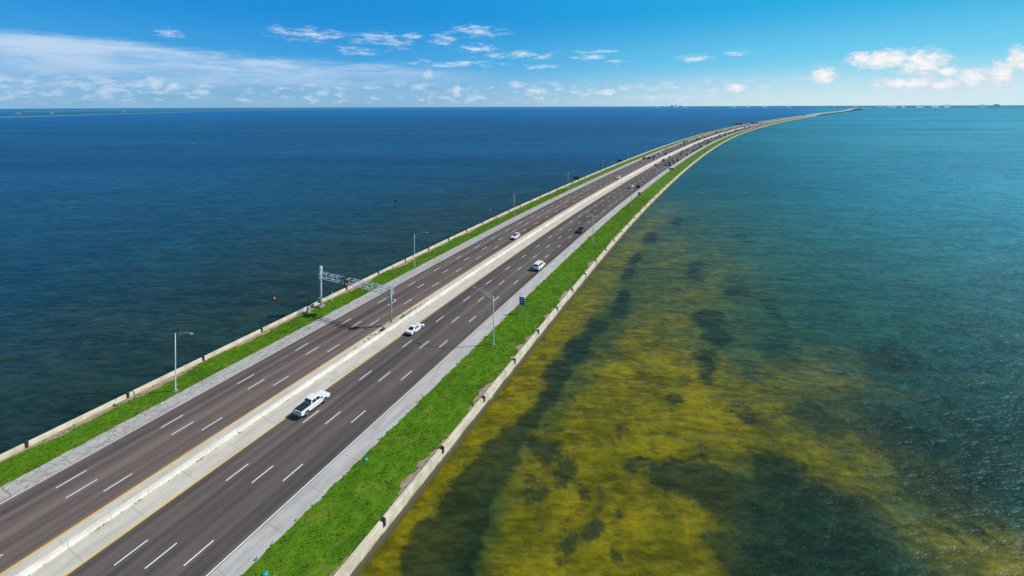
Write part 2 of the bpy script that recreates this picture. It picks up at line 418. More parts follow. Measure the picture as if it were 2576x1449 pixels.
t.tube([(XL+.3,-.22,1.2),(XL+.3,-.22,9.4)],.025,4); t.tube([(XL+.3,.22,1.2),(XL+.3,.22,9.4)],.025,4); t.build('ladder',M['galv'],g)
tag(g,'grey steel truss gantry on two columns spanning the left carriageway','sign gantry')
cb=empty('utility_cabinet',tuple(pos(77.4,-24.2,0)),-heading(60))
MB().box(-.35,.35,-.3,.3,.1,1.4).build('housing',M['galv_light'],cb,bevel=.03); MB().box(-.5,.5,-.4,.4,-.05,.1).build('slab',M['conc'],cb); MB().box(-.31,.31,-.32,-.302,.2,1.3).build('door',M['galv'],cb)
tag(cb,'pale metal utility cabinet at the foot of the gantry by the seawall','cabinet')
bp=empty('marker_post',tuple(pos(84.5,-23.8,0)),0)
MB().tube([(0,0,-.05),(0,0,2.4)],.08,8).build('post',M['whitesign'],bp); MB().box(-.14,.14,-.14,.14,2.4,2.6).build('cap',M['galv'],bp)
tag(bp,'short white post on the left verge just beyond the gantry column','post')
def sign(s,lat,kind,label,grp=None,wd=1.3,ht=2.0,z0=2.2):
    o=empty('road_sign',tuple(pos(s,lat,0)),-heading(s)+.12)
    if kind=='blue':
        for x in (-wd*.3,wd*.3): MB().tube([(x,.06,-.05),(x,.06,z0+ht*.9)],.045,6).build('post',M['galv'],o)
        MB().box(-wd/2,wd/2,-.02,.01,z0,z0+ht).build('panel',M['bluesign'],o,bevel=.005)
        t=MB()
        for i,(a,bb) in enumerate(((-.4,.4),(-.3,.32),(-.38,.2))):
            z=z0+ht*(.8-.24*i); t.box(wd*a,wd*bb,-.03,-.022,z-.05,z+.05)
        t.build('legend',M['whitesign'],o)
    elif kind=='diamond':
        MB().tube([(0,.05,-.05),(0,.05,3.2)],.05,6).build('post',M['galv'],o)
        r=.85; MB().add([(0,-.01,2.5-r),(r,-.01,2.5),(0,-.01,2.5+r),(-r,-.01,2.5),(0,.01,2.5-r),(r,.01,2.5),(0,.01,2.5+r),(-r,.01,2.5)],[(0,1,2,3),(7,6,5,4),(0,4,5,1),(1,5,6,2),(2,6,7,3),(3,7,4,0)]).build('panel',M['yellowsign'],o)
    else:
        for x in (-wd*.35,wd*.35): MB().tube([(x,-.06,-.05),(x,-.06,z0+ht)],.06,6).build('post',M['galv'],o)
        MB().box(-wd/2,wd/2,.0,.03,z0,z0+ht).build('panel',M['dark'],o)
        t=MB()
        for k in range(3): t.box(-wd/2,wd/2,-.05,-.002,z0+ht*(.2+.3*k)-.04,z0+ht*(.2+.3*k)+.04)
        t.build('stiffener',M['galv'],o)
    tag(o,label,'road sign',grp)
sign(99.5,24.4,'blue','blue rectangular road sign on the right verge just beyond the nearest lamp',wd=1.25,ht=2.0,z0=2.2)
sign(160,24.4,'diamond','yellow diamond warning sign on the right verge by the second lamp')
sign(g_s(1652,505),24.5,'blue','small blue road sign on the right verge in the middle distance',wd=1.4,ht=1.6)
sign(g_s(1723,437),24.5,'blue','wide blue road sign on the right verge beside the far traffic',wd=3.5,ht=1.6)
sign(g_s(1469,462),-24,'back','dark back of a road sign on the left verge, nearer of the two',wd=3.8,ht=2.2,z0=2.2)
sign(g_s(1580,415),-24,'back','dark back of a road sign on the left verge, farther of the two',wd=3.8,ht=2.2,z0=2.2)
for k,(s,x0,x1,lab) in enumerate(((1180,-20,-1,'left'),(1260,1.2,22.5,'right'))):
    o=empty('overhead_sign',tuple(pos(s,0,0)),-heading(s))
    for x in (x0,x1): MB().tube([(x,0,0),(x,0,9.5)],.3,8).build('column',M['galv'],o)
    t=MB()
    for z in (7.4,9): t.tube([(x0,0,z),(x1,0,z)],.12,6)
    for i in range(12):
        a=x0+(x1-x0)*i/12; b_=x0+(x1-x0)*(i+1)/12; t.tube([(a,0,7.4 if i%2 else 9),(b_,0,9 if i%2 else 7.4)],.08,5)
    t.build('truss',M['galv'],o)
    for a in (.12,.55): MB().box(x0+(x1-x0)*a,x0+(x1-x0)*(a+.33),-.4,-.2,6.8,9.8).build('sign_panel',M['dark'],o)
    tag(o,'distant overhead sign gantry with dark panels above the %s carriageway'%lab,'sign gantry')
# ------------------------------------------------------------------ vehicles
def vehicle(name,kind,paint,detail=True):
    o=empty(name,(0,0,0))
    D={'sedan':dict(W=1.86,zb=.24,body=[(-2.36,.32),(-2.43,.6),(-2.38,.86),(-2.1,.93),(-1.3,.95),(0,.93),(1.0,.91),(1.75,.80),(2.2,.66),(2.42,.48),(2.34,.27)],up=(-2.0,-.85,.05,1.35,.90,1.40),ins=.27,wy=(-1.42,1.45),wr=.34,wins=((.2,.47),(.50,.84))),
       'suv':dict(W=1.94,zb=.3,body=[(-2.34,.42),(-2.4,.7),(-2.36,1.1),(-1.2,1.12),(1.0,1.1),(2.05,1.02),(2.34,.85),(2.4,.5),(2.3,.34)],up=(-2.33,-2.05,.15,1.12,1.1,1.74),ins=.2,wy=(-1.42,1.45),wr=.38,wins=((.05,.28),(.32,.58),(.62,.9))),
       'pickup':dict(W=2.04,zb=.48,body=[(-2.92,.6),(-2.97,.75),(-2.95,1.26),(-.9,1.27),(1.4,1.26),(2.6,1.2),(2.9,1.05),(2.97,.65),(2.85,.5)],up=(-.95,-.72,.72,1.42,1.26,1.92),ins=.2,wy=(-1.85,1.85),wr=.43,wins=((.07,.46),(.5,.88))),
       'van':dict(W=2.02,zb=.34,body=[(-2.75,.46),(-2.8,.7),(-2.78,1.22),(0,1.22),(1.7,1.2),(2.55,1.1),(2.76,.9),(2.8,.55),(2.7,.38)],up=(-2.77,-2.68,1.05,1.85,1.2,2.12),ins=.16,wy=(-1.6,1.75),wr=.37,wins=((.05,.3),(.34,.6),(.64,.88)))}[kind]
    W=D['W']/2; zb=D['zb']
    bot=[]; r=D['wr']+.07
    for wy in reversed(D['wy']):
        for k in range(0,9):
            a=math.pi*k/8; bot.append((wy+r*math.cos(a),max(zb,D['wr']+r*math.sin(a)) if 0<k<8 else zb))
    MB().prism(D['body']+bot,W).build('body',paint,o,bevel=.05)
    y0,y1,y2,y3,z0,z1=D['up']; w0=W-.05; w1=w0-D['ins']
    z0m=z0-.06
    vs=[(-w0,y0,z0m),(w0,y0,z0m),(w0,y3,z0m),(-w0,y3,z0m),(-w1,y1,z1),(w1,y1,z1),(w1,y2,z1),(-w1,y2,z1)]
    MB().add(vs,[(0,3,2,1),(4,5,6,7),(0,1,5,4),(1,2,6,5),(2,3,7,6),(3,0,4,7)]).build('cabin',paint,o,bevel=.07)
    def lerp(a,b,t): return a+(b-a)*t
    def sp(t,hh,sx,off=.012):
        return (sx*(lerp(w0,w1,hh)+off),lerp(lerp(y0,y3,t),lerp(y1,y2,t),hh),lerp(z0m,z1,hh))
    BX=[(0,1,2,3),(7,6,5,4),(0,4,5,1),(1,5,6,2),(2,6,7,3),(3,7,4,0)]
    for sx in (-1,1):
        for (a,b_) in D['wins']:
            MB().add([sp(a,.2,sx),sp(b_,.2,sx),sp(b_,.87,sx),sp(a,.87,sx),sp(a,.2,sx,-.02),sp(b_,.2,sx,-.02),sp(b_,.87,sx,-.02),sp(a,.87,sx,-.02)],BX).build('side_window',M['glass'],o)
    def fr(ya,yb,sg,ha,hb,nm,k=.86):
        n=Vector((0,(z1-z0m)*sg,abs(yb-ya))).normalized()*.012
        q=[]
        for off in (1,-1.5):
            for (hh,sx) in ((ha,-1),(ha,1),(hb,1),(hb,-1)):
                q.append((sx*lerp(w0,w1,hh)*k,lerp(ya,yb,hh)+n.y*off,lerp(z0m,z1,hh)+n.z*off))
        MB().add(q,BX).build(nm,M['glass'],o)
    fr(y3,y2,1,.16,.9,'windshield'); fr(y0,y1,-1,.25 if kind!='van' else .4,.87,'rear_window',.8)
    r=D['wr']
    for wy in D['wy']:
        for sx in (-1,1):
            wv=MB().tube([(-.12,0,0),(-.1,0,0),(.1,0,0),(.12,0,0)],[r*.9,r,r,r*.9],16).build('wheel',M['tyre'],o); wv.location=(sx*(W-.11),wy,r)
            if detail:
                rm=MB().tube([(.0,0,0),(.015,0,0),(.02,0,0)],[r*.62,r*.62,r*.3],14).build('rim',M['rim'],wv); rm.location=(sx*.121,0,0); rm.scale=(sx,1,1)
    fy=max(y for y,_ in D['body']); ry=min(y for y,_ in D['body']); zh={'sedan':.6,'suv':.85,'pickup':.98,'van':.88}[kind]
    for sx in (-1,1):
        a,b_=sorted((sx*(W-.42),sx*(W-.06)))
        MB().box(a,b_,fy-.28,fy-.05,zh-.1,zh+.06).build('headlight',M['head'],o)
        a,b_=sorted((sx*(W-.24),sx*(W-.035)))
        MB().box(a,b_,ry-.012,ry+.12,zh-.08,zh+(.26 if kind in('pickup','van','suv') else .12)).build('tail_light',M['tail'],o)
        if detail:
            a,b_=sorted((sx*(W-.03),sx*(W+.2)))
            MB().box(a,b_,y3-.35,y3-.22,z0+.05,z0+.25).build('wing_mirror',paint if kind!='pickup' else M['dark'],o,bevel=.02)
    if detail:
        MB().box(-.75,.75,ry-.09,ry+.03,zb+.05,zb+.25).build('rear_bumper',M['galv'] if kind=='pickup' else M['dark'],o,bevel=.02)
        MB().box(-.16,.16,ry-.03,ry-.015,zh-.13,zh-.0).build('number_plate',M['whitesign'],o)
        MB().box(-.6,.6,fy-.02,fy+.015,zb+.18,zb+.42).build('grille',M['dark'],o)
    if kind=='pickup':
        MB().box(-W+.14,W-.14,ry+.12,y0-.05,1.2,1.31).build('bed_cover',M['dark'],o,bevel=.015)
        if detail: MB().box(-.62,.62,ry-.018,ry-.006,1.0,1.1).build('tailgate_trim',M['dark'],o)
    if kind=='suv' and detail:
        MB().box(-.45,.45,-.9,.1,z1-.02,z1+.012).build('sunroof',M['glass'],o)
        for sx in (-1,1): MB().tube([(sx*(w1-.08),y1+.15,z1+.06),(sx*(w1-.08),y2-.1,z1+.06)],.025,6).build('roof_rail',M['dark'],o)
    return o
def put(o,s,lat):
    o.location=pos(s,lat,.014); o.rotation_euler=(0,0,-heading(s)+(math.pi if lat<0 else 0))
    return o
tag(put(vehicle('pickup_truck','pickup',M['car_white']),53.2,5.85),'white pickup truck with black bed cover, nearest vehicle, beside the median','pickup truck')
tag(put(vehicle('sedan_car','sedan',M['car_white']),81.5,5.6),'white sedan in the inner lane beside the gantry column','car')
tag(put(vehicle('passenger_van','van',M['car_white']),130,16.6),'white van with dark windows in the right carriageway','van')
tag(put(vehicle('pickup_truck','pickup',M['car_black']),175.3,16.3),'black pickup truck beyond the white van, on the right carriageway','pickup truck')
tag(put(vehicle('family_car','suv',M['car_white']),155.5,-4.1),'white sport utility car coming towards the camera beside the median','car')
PR={}
def far(kind,pt):
    k=(kind,pt)
    if k not in PR:
        PR[k]=vehicle({'sedan':'sedan_car','suv':'family_car','pickup':'pickup_truck','van':'delivery_van'}[kind],kind,M[pt],False); return PR[k]
    return copy_tree(PR[k])
lanR=[5.8,9.3,12.9,16.4]; lanL=[-4.1,-7.2,-10.5,-13.8]
used=[]
def place(kind,pt,s,lat,label=None):
    lanes=lanR if lat>0 else lanL
    l=min(lanes,key=lambda q:abs(q-lat))
    for (a,b_) in used:
        if abs(a-s)<9 and b_==l: return
    used.append((s,l)); o=put(far(kind,pt),s,l+random.uniform(-.3,.3))
    cn={'car_white':'white','car_black':'black','car_grey':'grey','car_silver':'silver','car_red':'red','car_blue':'blue'}[pt]
    kn={'sedan':'sedan','suv':'sport utility car','pickup':'pickup truck','van':'van'}[kind]
    side='right' if lat>0 else 'left'
    if 'group' in o: del o['group']
    if label: tag(o,label,'car' if kind in('sedan','suv') else kn)
    else: tag(o,'small distant %s %s in the %s carriageway traffic'%(cn,kn,side),'car' if kind in('sedan','suv') else kn,'distant %s %ss on the %s carriageway'%(cn,kn,side))
for (px,py,k,pt,lab) in ((1584,472,'pickup','car_white','white pickup truck in the inner right lane, middle distance'),(1636,473,'suv','car_black','lone black sport utility car in the outer right lane, middle distance'),
    (1565,450,'suv','car_white','lone white sport utility car on the left carriageway, middle distance'),(1645,416,'sedan','car_black',None),(1691,417,'suv','car_black',None),(1713,404,'suv','car_grey',None),(1712,410,'sedan','car_black',None),(1722,409,'pickup','car_black',None),
    (1752,391,'suv','car_black',None),(1757,376,'sedan','car_blue',None),(1776,374,'suv','car_black',None),(1798,361,'suv','car_black',None),(1803,358,'sedan','car_grey',None),(1815,352,'suv','car_black',None),(1838,341,'van','car_white',None),
    (1790,348,'sedan','car_grey',None),(1731,367,'suv','car_black',None),(1712,381,'sedan','car_grey',None),(1762,352,'suv','car_black',None),(1780,350,'sedan','car_white',None)):
    s_,l_=to_road(*ground(px,py))
    place(k,pt,s_,max(5,min(17,l_)) if l_>0 else max(-14.5,min(-4,l_)),lab)
for i in range(120):
    s_=random.uniform(390,1500); lat=random.choice(lanR+lanR+lanL)
    place(random.choice(['sedan','suv','suv','sedan','pickup','van']),random.choice(['car_black','car_black','car_grey','car_black','car_silver','car_white','car_blue','car_red']),s_,lat)
# ------------------------------------------------------------------ bridge at the far end
br=empty('long_bridge',(0,0,0))
def bz(s):
    z=.3+5.2*min(1,max(0,(s-2640)/350.0)); z+=15*math.exp(-((s-5500)/600.0)**2); return z
for off in (-11,13):
    strip('deck',[(off-8.5,-1.6),(off-8.5,1.1),(off-8.2,1.1),(off-8.2,0),(off+8.2,0),(off+8.2,1.1),(off+8.5,1.1),(off+8.5,-1.6),(off-8.5,-1.6)],2640,8000,M['bridge'],br,zf=lambda s,l:bz(s))
    for k in range(44):
        s=2720+k*110
        q=pos(s,off,0); t=MB(); z=bz(s)-1.6
        t.tube([(-5,0,-4),(-5,0,z)],.8,8); t.tube([(5,0,-4),(5,0,z)],.8,8); t.box(-7,7,-.8,.8,z-1.3,z-.01)
        pr_=t.build('pier',M['bridge'],br); pr_.location=q; pr_.rotation_euler=(0,0,-heading(s))
tag(br,'long twin-deck concrete bridge with a humped span at the far end of the causeway','bridge')
# ------------------------------------------------------------------ things in the water
WZ=-1.6
def buoy(px,py,mat,label,r=.45):
    x,y=ground(px,py,WZ); o=empty('buoy',(x,y,WZ))
    MB().tube([(0,0,-.4*r),(0,0,-.1*r),(0,0,.6*r),(0,0,1.1*r),(0,0,2*r),(0,0,2.2*r)],[r*.6,r,r,r*.6,r*.3,r*.1],12).build('float',mat,o,smooth=True)
    MB().tube([(0,0,2.1*r),(0,0,3*r)],.02,6).build('mast',M['dark'],o)
    tag(o,label,'buoy')
buoy(690,752,M['orange'],'small orange buoy floating off the left seawall near the gantry',.27)
buoy(1233,529,M['yellowb'],'tiny yellow buoy close to the left seawall, farther away',.3)
buoy(487,362,M['whitesign'],'tiny white buoy alone far out on the left water',.4)
x,y=ground(995,520,WZ); o=empty('channel_marker',(x,y,WZ))
MB().tube([(0,0,-3),(0,0,4.2)],[.22,.17],8).build('pile',M['wood'],o); MB().box(-.4,.4,-.3,-.25,2.6,3.5).build('daymark',M['dark'],o); MB().tube([(0,0,4.2),(0,0,4.5)],[.24,.05],8).build('pile_cap',M['galv'],o)
tag(o,'dark wooden channel marker pile standing in the deep water on the left','channel marker')
def bag(px,py,lab):
    x,y=ground(px,py,.15); bm=bmesh.new(); bmesh.ops.create_icosphere(bm,subdivisions=3,radius=.25)
    for v in bm.verts:
        n=noise.noise(v.co*6)*.12+noise.noise(v.co*14)*.05; v.co*=1+n*2.5; v.co.z*=.45
    me=bpy.data.meshes.new('plastic_bag'); bm.to_mesh(me); bm.free(); me.materials.append(M['cyan'])
    o=bpy.data.objects.new('plastic_bag',me); C.objects.link(o); o.location=(x,y,.18); tag(o,lab,'litter')
bag(921,1156,'crumpled bright blue plastic bag on the right grass verge')
bag(668,1444,'bright blue scrap of litter at the bottom edge of the right verge')
# ------------------------------------------------------------------ far shores
def shore(name,pts,hmax,depth,mat):
    vs=[];fs=[];n=0;seq=[]
    for (a0,d0),(a1,d1) in zip(pts,pts[1:]):
        m_=max(2,int(abs(a1-a0)/.12))
        for i in range(m_): seq.append((a0+(a1-a0)*i/m_,d0+(d1-d0)*i/m_))
    for a,d in seq:
        hh=hmax*max(.08,.55+.8*noise.noise(Vector((a*1.1,d*.0004,0)))+.5*noise.noise(Vector((a*5,1,0))))
        sx,cy=math.sin(R(a)),math.cos(R(a))
        for dd,z in ((0,WZ-1),(20,.6),(90,1.5),(110,hh),(depth*.5,hh*1.05),(depth,WZ-1)):
            vs.append((sx*(d+dd),cy*(d+dd),z))
        n+=1
    for i in range(n-1):
        for k in range(5): a=i*6+k; fs.append((a,a+6,a+7,a+1))
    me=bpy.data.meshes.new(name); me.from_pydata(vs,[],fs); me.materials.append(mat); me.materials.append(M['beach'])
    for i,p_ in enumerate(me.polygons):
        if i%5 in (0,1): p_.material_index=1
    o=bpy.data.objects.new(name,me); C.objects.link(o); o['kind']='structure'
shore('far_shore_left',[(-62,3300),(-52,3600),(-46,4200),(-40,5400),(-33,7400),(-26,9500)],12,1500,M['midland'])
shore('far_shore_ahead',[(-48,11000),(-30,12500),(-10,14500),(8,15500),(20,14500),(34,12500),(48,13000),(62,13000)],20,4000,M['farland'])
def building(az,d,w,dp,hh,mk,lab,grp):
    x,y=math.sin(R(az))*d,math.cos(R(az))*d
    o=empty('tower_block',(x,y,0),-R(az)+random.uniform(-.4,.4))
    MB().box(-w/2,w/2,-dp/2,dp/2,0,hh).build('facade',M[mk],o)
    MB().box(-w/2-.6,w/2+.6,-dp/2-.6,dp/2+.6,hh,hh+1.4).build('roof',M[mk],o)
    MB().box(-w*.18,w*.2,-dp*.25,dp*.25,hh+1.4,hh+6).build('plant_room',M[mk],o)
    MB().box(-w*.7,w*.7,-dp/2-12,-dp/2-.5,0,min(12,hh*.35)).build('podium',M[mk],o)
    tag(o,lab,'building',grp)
def azof(px):
    d=ray(px,266); return math.degrees(math.atan2(d.x,d.y))
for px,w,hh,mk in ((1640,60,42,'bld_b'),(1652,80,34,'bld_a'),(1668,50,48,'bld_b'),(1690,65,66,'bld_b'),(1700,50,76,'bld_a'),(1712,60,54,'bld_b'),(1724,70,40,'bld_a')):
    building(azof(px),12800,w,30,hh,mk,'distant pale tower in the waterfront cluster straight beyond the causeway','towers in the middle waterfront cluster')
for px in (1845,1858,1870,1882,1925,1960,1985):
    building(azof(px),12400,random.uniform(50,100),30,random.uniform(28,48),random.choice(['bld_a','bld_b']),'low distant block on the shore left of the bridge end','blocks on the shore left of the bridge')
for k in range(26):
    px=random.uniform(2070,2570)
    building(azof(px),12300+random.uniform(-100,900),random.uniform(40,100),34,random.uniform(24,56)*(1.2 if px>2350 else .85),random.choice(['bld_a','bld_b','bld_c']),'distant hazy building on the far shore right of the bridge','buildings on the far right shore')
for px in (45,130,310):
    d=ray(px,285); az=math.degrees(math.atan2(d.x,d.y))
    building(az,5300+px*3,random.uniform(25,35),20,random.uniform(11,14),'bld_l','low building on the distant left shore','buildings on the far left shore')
# ------------------------------------------------------------------ water
xs=[];x=-90
while x<=190: xs.append(x); x+=1.7
st=1.7
while x<70000: st*=1.13; xs.append(x); x+=st
st=2.0; x=-90
while x>-70000: st*=1.13; x-=st; xs.insert(0,x)
ys=[];y=40
while y<=250: ys.append(y); y+=1.7
st=1.7
while y<90000: st*=1.10; ys.append(y); y+=st
st=2.0; y=40
while y>-3000: st*=1.3; y-=st; ys.insert(0,y)
def lerp3(a,b,t): t=max(0,min(1,t)); return tuple(p_+(q-p_)*t for p_,q in zip(a,b))
def sm(v,a,b):
    t=max(0,min(1,(v-a)/(b-a))); return t*t*(3-2*t)
def rc(x,y):
    if y<150: return (math.sin(T0)*x+math.cos(T0)*y, math.cos(T0)*x-math.sin(T0)*y+BASE)
    if math.hypot(x,y)>3200: return math.hypot(x,y), (math.atan2(x,y)-R(34.0))*math.hypot(x,y)
    return to_road(x,y)
def wr(px,py):
    x,y=ground(px,py,WZ); return rc(x,y)
# seagrass beds: seed point, length along the road, width across, strength
GR=[(1100,1440,7,4.0,1.3),(1140,1370,6,3.4,1.2),(1175,1300,6,3.5,1.3),(1205,1220,6,3.2,1.25),(1265,1130,5,2.8,1.15),(1330,1060,5,2.0,.88),(1385,1000,5,1.9,.85),(1400,930,5,2.7,1.2),(1450,880,6,3.0,1.2),(1500,820,6,2.8,1.1),(1560,780,7,2.9,1.15),(1570,740,5,2.0,.82),(1580,690,8,2.7,1.15),(1600,650,9,2.4,.95),(1635,600,10,3.6,1.2),(1700,560,14,3.5,.8),
    (1780,800,6.5,3.8,1.25),(1805,850,5,3.4,1.2),(1770,900,4.5,2.6,1.0),(1780,955,3.5,1.8,.85),(1590,1175,2.2,2.6,1.0),(1680,1200,2.6,4,1.1),(1790,1215,3.4,6,1.2),(1890,1270,4.5,6,1.15),(1860,1400,4,4.5,1.0),(1960,1180,6,5,.95),(2060,1300,7,7,1.1),(2150,1400,7,8,1.1),(2020,1420,4,4,.9),(2050,1050,8,5,.85),(2250,1080,9,7,.85),(2350,1230,8,7,.9),(1960,880,8,5,.8),(2250,900,10,7,.75),(2480,1200,8,7,.85),(2420,1060,8,7,.75),
    (1500,1240,2.0,2.0,1.0),(1420,1190,3.0,2.2,.95),(1380,1130,3,2.4,.95),(1500,1325,1.5,1.2,1.0),(1050,1330,.9,.6,.9),(1340,1250,3.6,2.8,.95),(1350,1340,3,1.8,.8),(1440,1370,3.0,2.2,.85),(1560,1290,1.6,1.3,.7),(1640,1240,2.2,2.2,.8),(1690,1400,2.4,2.4,.7),(1560,1400,1.6,1.6,.65),(1560,1080,3.0,2.2,.72),(1690,1010,3.4,2.4,.72),(1500,1000,2.6,2,.72),(1620,940,4,2.4,.72),(1850,1010,4,3,.72),(1660,820,6,2.6,.65),(1750,680,16,4,.75),(1850,720,16,5,.7),(1870,600,20,6,.6),(1950,780,10,4,.7),(1920,1060,4,3,.75),(1760,1120,3,3,.72)]
GR=[(*wr(a,b_),c_,d_,e_) for a,b_,c_,d_,e_ in GR]
YL=[(1600,1370,14,9,1.25),(1450,1280,12,7,1.2),(1420,1420,10,7,1.15),(1690,1300,9,7,1.05),(1500,1150,14,7,1.0),(1640,1100,12,8,.85),(1560,1000,16,7,.8),(1680,950,14,8,.6),(1620,850,18,7,.55),(1840,1100,11,7,.6),(1800,1000,12,7,.5),(1950,1000,12,7,.45),(1000,1420,16,4.5,1),(1150,1200,20,4.5,.85),(1300,1000,26,4.5,.75),(1430,800,34,5,.62),(1560,660,50,5,.50),(1650,560,60,7,.42),(1750,780,24,9,.42),(1830,680,26,9,.3),(2200,1130,9,6,.5),(2100,1180,7,6,.5),(2460,1330,7,7,.5),(2540,1440,6,6,.45),(2320,1400,5,5,.4),(1700,640,34,7,.35),(2050,950,12,7,.35),(2330,1180,6,5,.4),(2000,1140,8,6,.45),(2200,950,12,8,.25)]
YL=[(*wr(a,b_),c_,d_,e_) for a,b_,c_,d_,e_ in YL]
vs=[];cols=[];flds=[]
for y in ys:
    for x in xs:
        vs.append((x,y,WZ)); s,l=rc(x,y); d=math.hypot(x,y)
        if l<0:
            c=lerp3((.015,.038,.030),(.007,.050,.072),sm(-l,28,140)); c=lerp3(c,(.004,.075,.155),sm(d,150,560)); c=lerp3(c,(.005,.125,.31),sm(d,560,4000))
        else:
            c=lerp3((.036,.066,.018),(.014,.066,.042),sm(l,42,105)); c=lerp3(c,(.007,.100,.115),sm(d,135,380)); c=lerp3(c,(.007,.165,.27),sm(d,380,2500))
            az=math.degrees(math.atan2(x,y)); k=sm(az,22,50)*sm(d,90,480); c=lerp3(c,(.028,.29,.37),k*.8)  # sun glare painted in: water brightens towards the right
        c=lerp3(c,(.030,.21,.37),.7*sm(d,4000,14000))  # horizon haze painted in: far water drifts to the sky tone
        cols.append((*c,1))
        yv=gv=fv=0
        if 29<l<135 and -60<s<280:
            for (a,b_,ra,rb,w) in YL:
                q=((s-a)/ra)**2+((l-b_)/rb)**2
                if q<6: yv+=w*math.exp(-q)
            for (a,b_,ra,rb,w) in GR:
                q=((s-a)/ra)**2+((l-b_)/rb)**2
                if q<6: gv=max(gv,w*math.exp(-q*.8))+.25*min(gv,w*math.exp(-q*.8))
            if 25<s<150: fv=math.exp(-((l-46-noise.noise(Vector((s*.05,0,0)))*5)/2.2)**2)
        elif l<0 and -60<s<260: gv=math.exp(-((-l-29)/6)**2)*.75
        flds.append((min(1.3,yv),min(1.4,gv),fv,1))
nx=len(xs); fs=[(j*nx+i,j*nx+i+1,(j+1)*nx+i+1,(j+1)*nx+i) for j in range(len(ys)-1) for i in range(nx-1)]
me=bpy.data.meshes.new('water'); me.from_pydata(vs,[],fs)
ca=me.attributes.new('deep','FLOAT_COLOR','POINT'); ca.data.foreach_set('color',[c for q in cols for c in q])  # water colour, with far haze and right-hand glare painted in
cb_=me.attributes.new('field','FLOAT_COLOR','POINT'); cb_.data.foreach_set('color',[c for q in flds for c in q])
water=bpy.data.objects.new('water',me); C.objects.link(water); water['kind']='structure'
m,nt,b=newmat('bay_water')
g=nd(nt,'ShaderNodeNewGeometry').outputs['Position']
at=nd(nt,'ShaderNodeAttribute',attribute_name='deep').outputs['Color']
fd=nd(nt,'ShaderNodeAttribute',attribute_name='field').outputs['Color']
sp=nd(nt,'ShaderNodeSeparateColor'); nt.links.new(fd,sp.inputs[0])
nA=noi(nt,g,.10,6,.66,.8); nB=noi(nt,g,.40,5,.70); nL=noi(nt,mapp(nt,g,(.0016,.009,1),(0,0,R(12))),1,4,.65); nM=noi(nt,mapp(nt,g,(.012,.03,1),(0,0,R(-20))),1,3,.6)
ns=mth(nt,'ADD',mth(nt,'MULTIPLY',mth(nt,'SUBTRACT',nA,.5),2.1),mth(nt,'MULTIPLY',mth(nt,'SUBTRACT',nB,.5),1.7))
c=mixc(nt,sstep(nt,nL,.35,.68),mixc(nt,1.0,at,(1.18,1.16,1.12),'MULTIPLY'),mixc(nt,1.0,at,(.70,.76,.80),'MULTIPLY'))
c=mixc(nt,mth(nt,'MULTIPLY',sstep(nt,nM,.35,.7),.5),c,mixc(nt,1.0,c,(.75,.78,.80),'MULTIPLY'))
yf=sstep(nt,mth(nt,'ADD',sp.outputs[0],mth(nt,'MULTIPLY',ns,.35)),-.05,1.1)
ycol=mixc(nt,sstep(nt,mth(nt,'ADD',mth(nt,'MULTIPLY',nA,.5),mth(nt,'MULTIPLY',nB,.5)),.38,.62),(.084,.088,.003),(.180,.150,.003))
c=mixc(nt,yf,c,ycol)
gf=sstep(nt,mth(nt,'ADD',sp.outputs[1],mth(nt,'MULTIPLY',ns,.95)),.36,.86)
gf=mth(nt,'MULTIPLY',gf,sstep(nt,sp.outputs[1],.06,.45))
c=mixc(nt,mth(nt,'MULTIPLY',gf,.84),c,(.009,.025,.012))
vo=nd(nt,'ShaderNodeTexVoronoi'); vo.inputs['Scale'].default_value=1.1; nt.links.new(g,vo.inputs['Vector'])
ff=mth(nt,'MULTIPLY',mth(nt,'LESS_THAN',vo.outputs['Distance'],.08),mth(nt,'GREATER_THAN',mth(nt,'MULTIPLY',sp.outputs[2],nB),.38))
c=mixc(nt,mth(nt,'MULTIPLY',ff,.5),c,(.45,.45,.35))
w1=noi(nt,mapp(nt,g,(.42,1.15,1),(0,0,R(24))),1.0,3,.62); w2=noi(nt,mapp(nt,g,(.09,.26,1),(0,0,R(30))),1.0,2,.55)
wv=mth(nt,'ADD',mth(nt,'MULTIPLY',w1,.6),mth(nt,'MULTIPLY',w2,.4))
c=mixc(nt,sstep(nt,wv,.36,.64),mixc(nt,1.0,c,(.62,.66,.70),'MULTIPLY'),mixc(nt,1.0,c,(1.36,1.34,1.32),'MULTIPLY'))  # light and dark of ripple facets painted into the colour
hgt=mth(nt,'ADD',mth(nt,'MULTIPLY',w1,.55),mth(nt,'MULTIPLY',w2,1.0))
nt.nodes.remove(b)
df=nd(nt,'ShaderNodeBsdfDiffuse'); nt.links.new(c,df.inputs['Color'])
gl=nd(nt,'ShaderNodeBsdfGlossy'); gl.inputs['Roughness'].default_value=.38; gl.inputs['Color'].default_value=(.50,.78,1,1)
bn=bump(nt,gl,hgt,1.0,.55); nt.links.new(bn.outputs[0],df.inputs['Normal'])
fr_=nd(nt,'ShaderNodeFresnel'); fr_.inputs['IOR'].default_value=1.33; nt.links.new(bn.outputs[0],fr_.inputs['Normal'])
mx=nd(nt,'ShaderNodeMixShader'); nt.links.new(mth(nt,'MINIMUM',mth(nt,'MULTIPLY',fr_.outputs[0],.42),.17),mx.inputs[0]); nt.links.new(df.outputs[0],mx.inputs[1]); nt.links.new(gl.outputs[0],mx.inputs[2])
nt.links.new(mx.outputs[0],[n for n in nt.nodes if n.type=='OUTPUT_MATERIAL'][0].inputs[0])
me.materials.append(m)
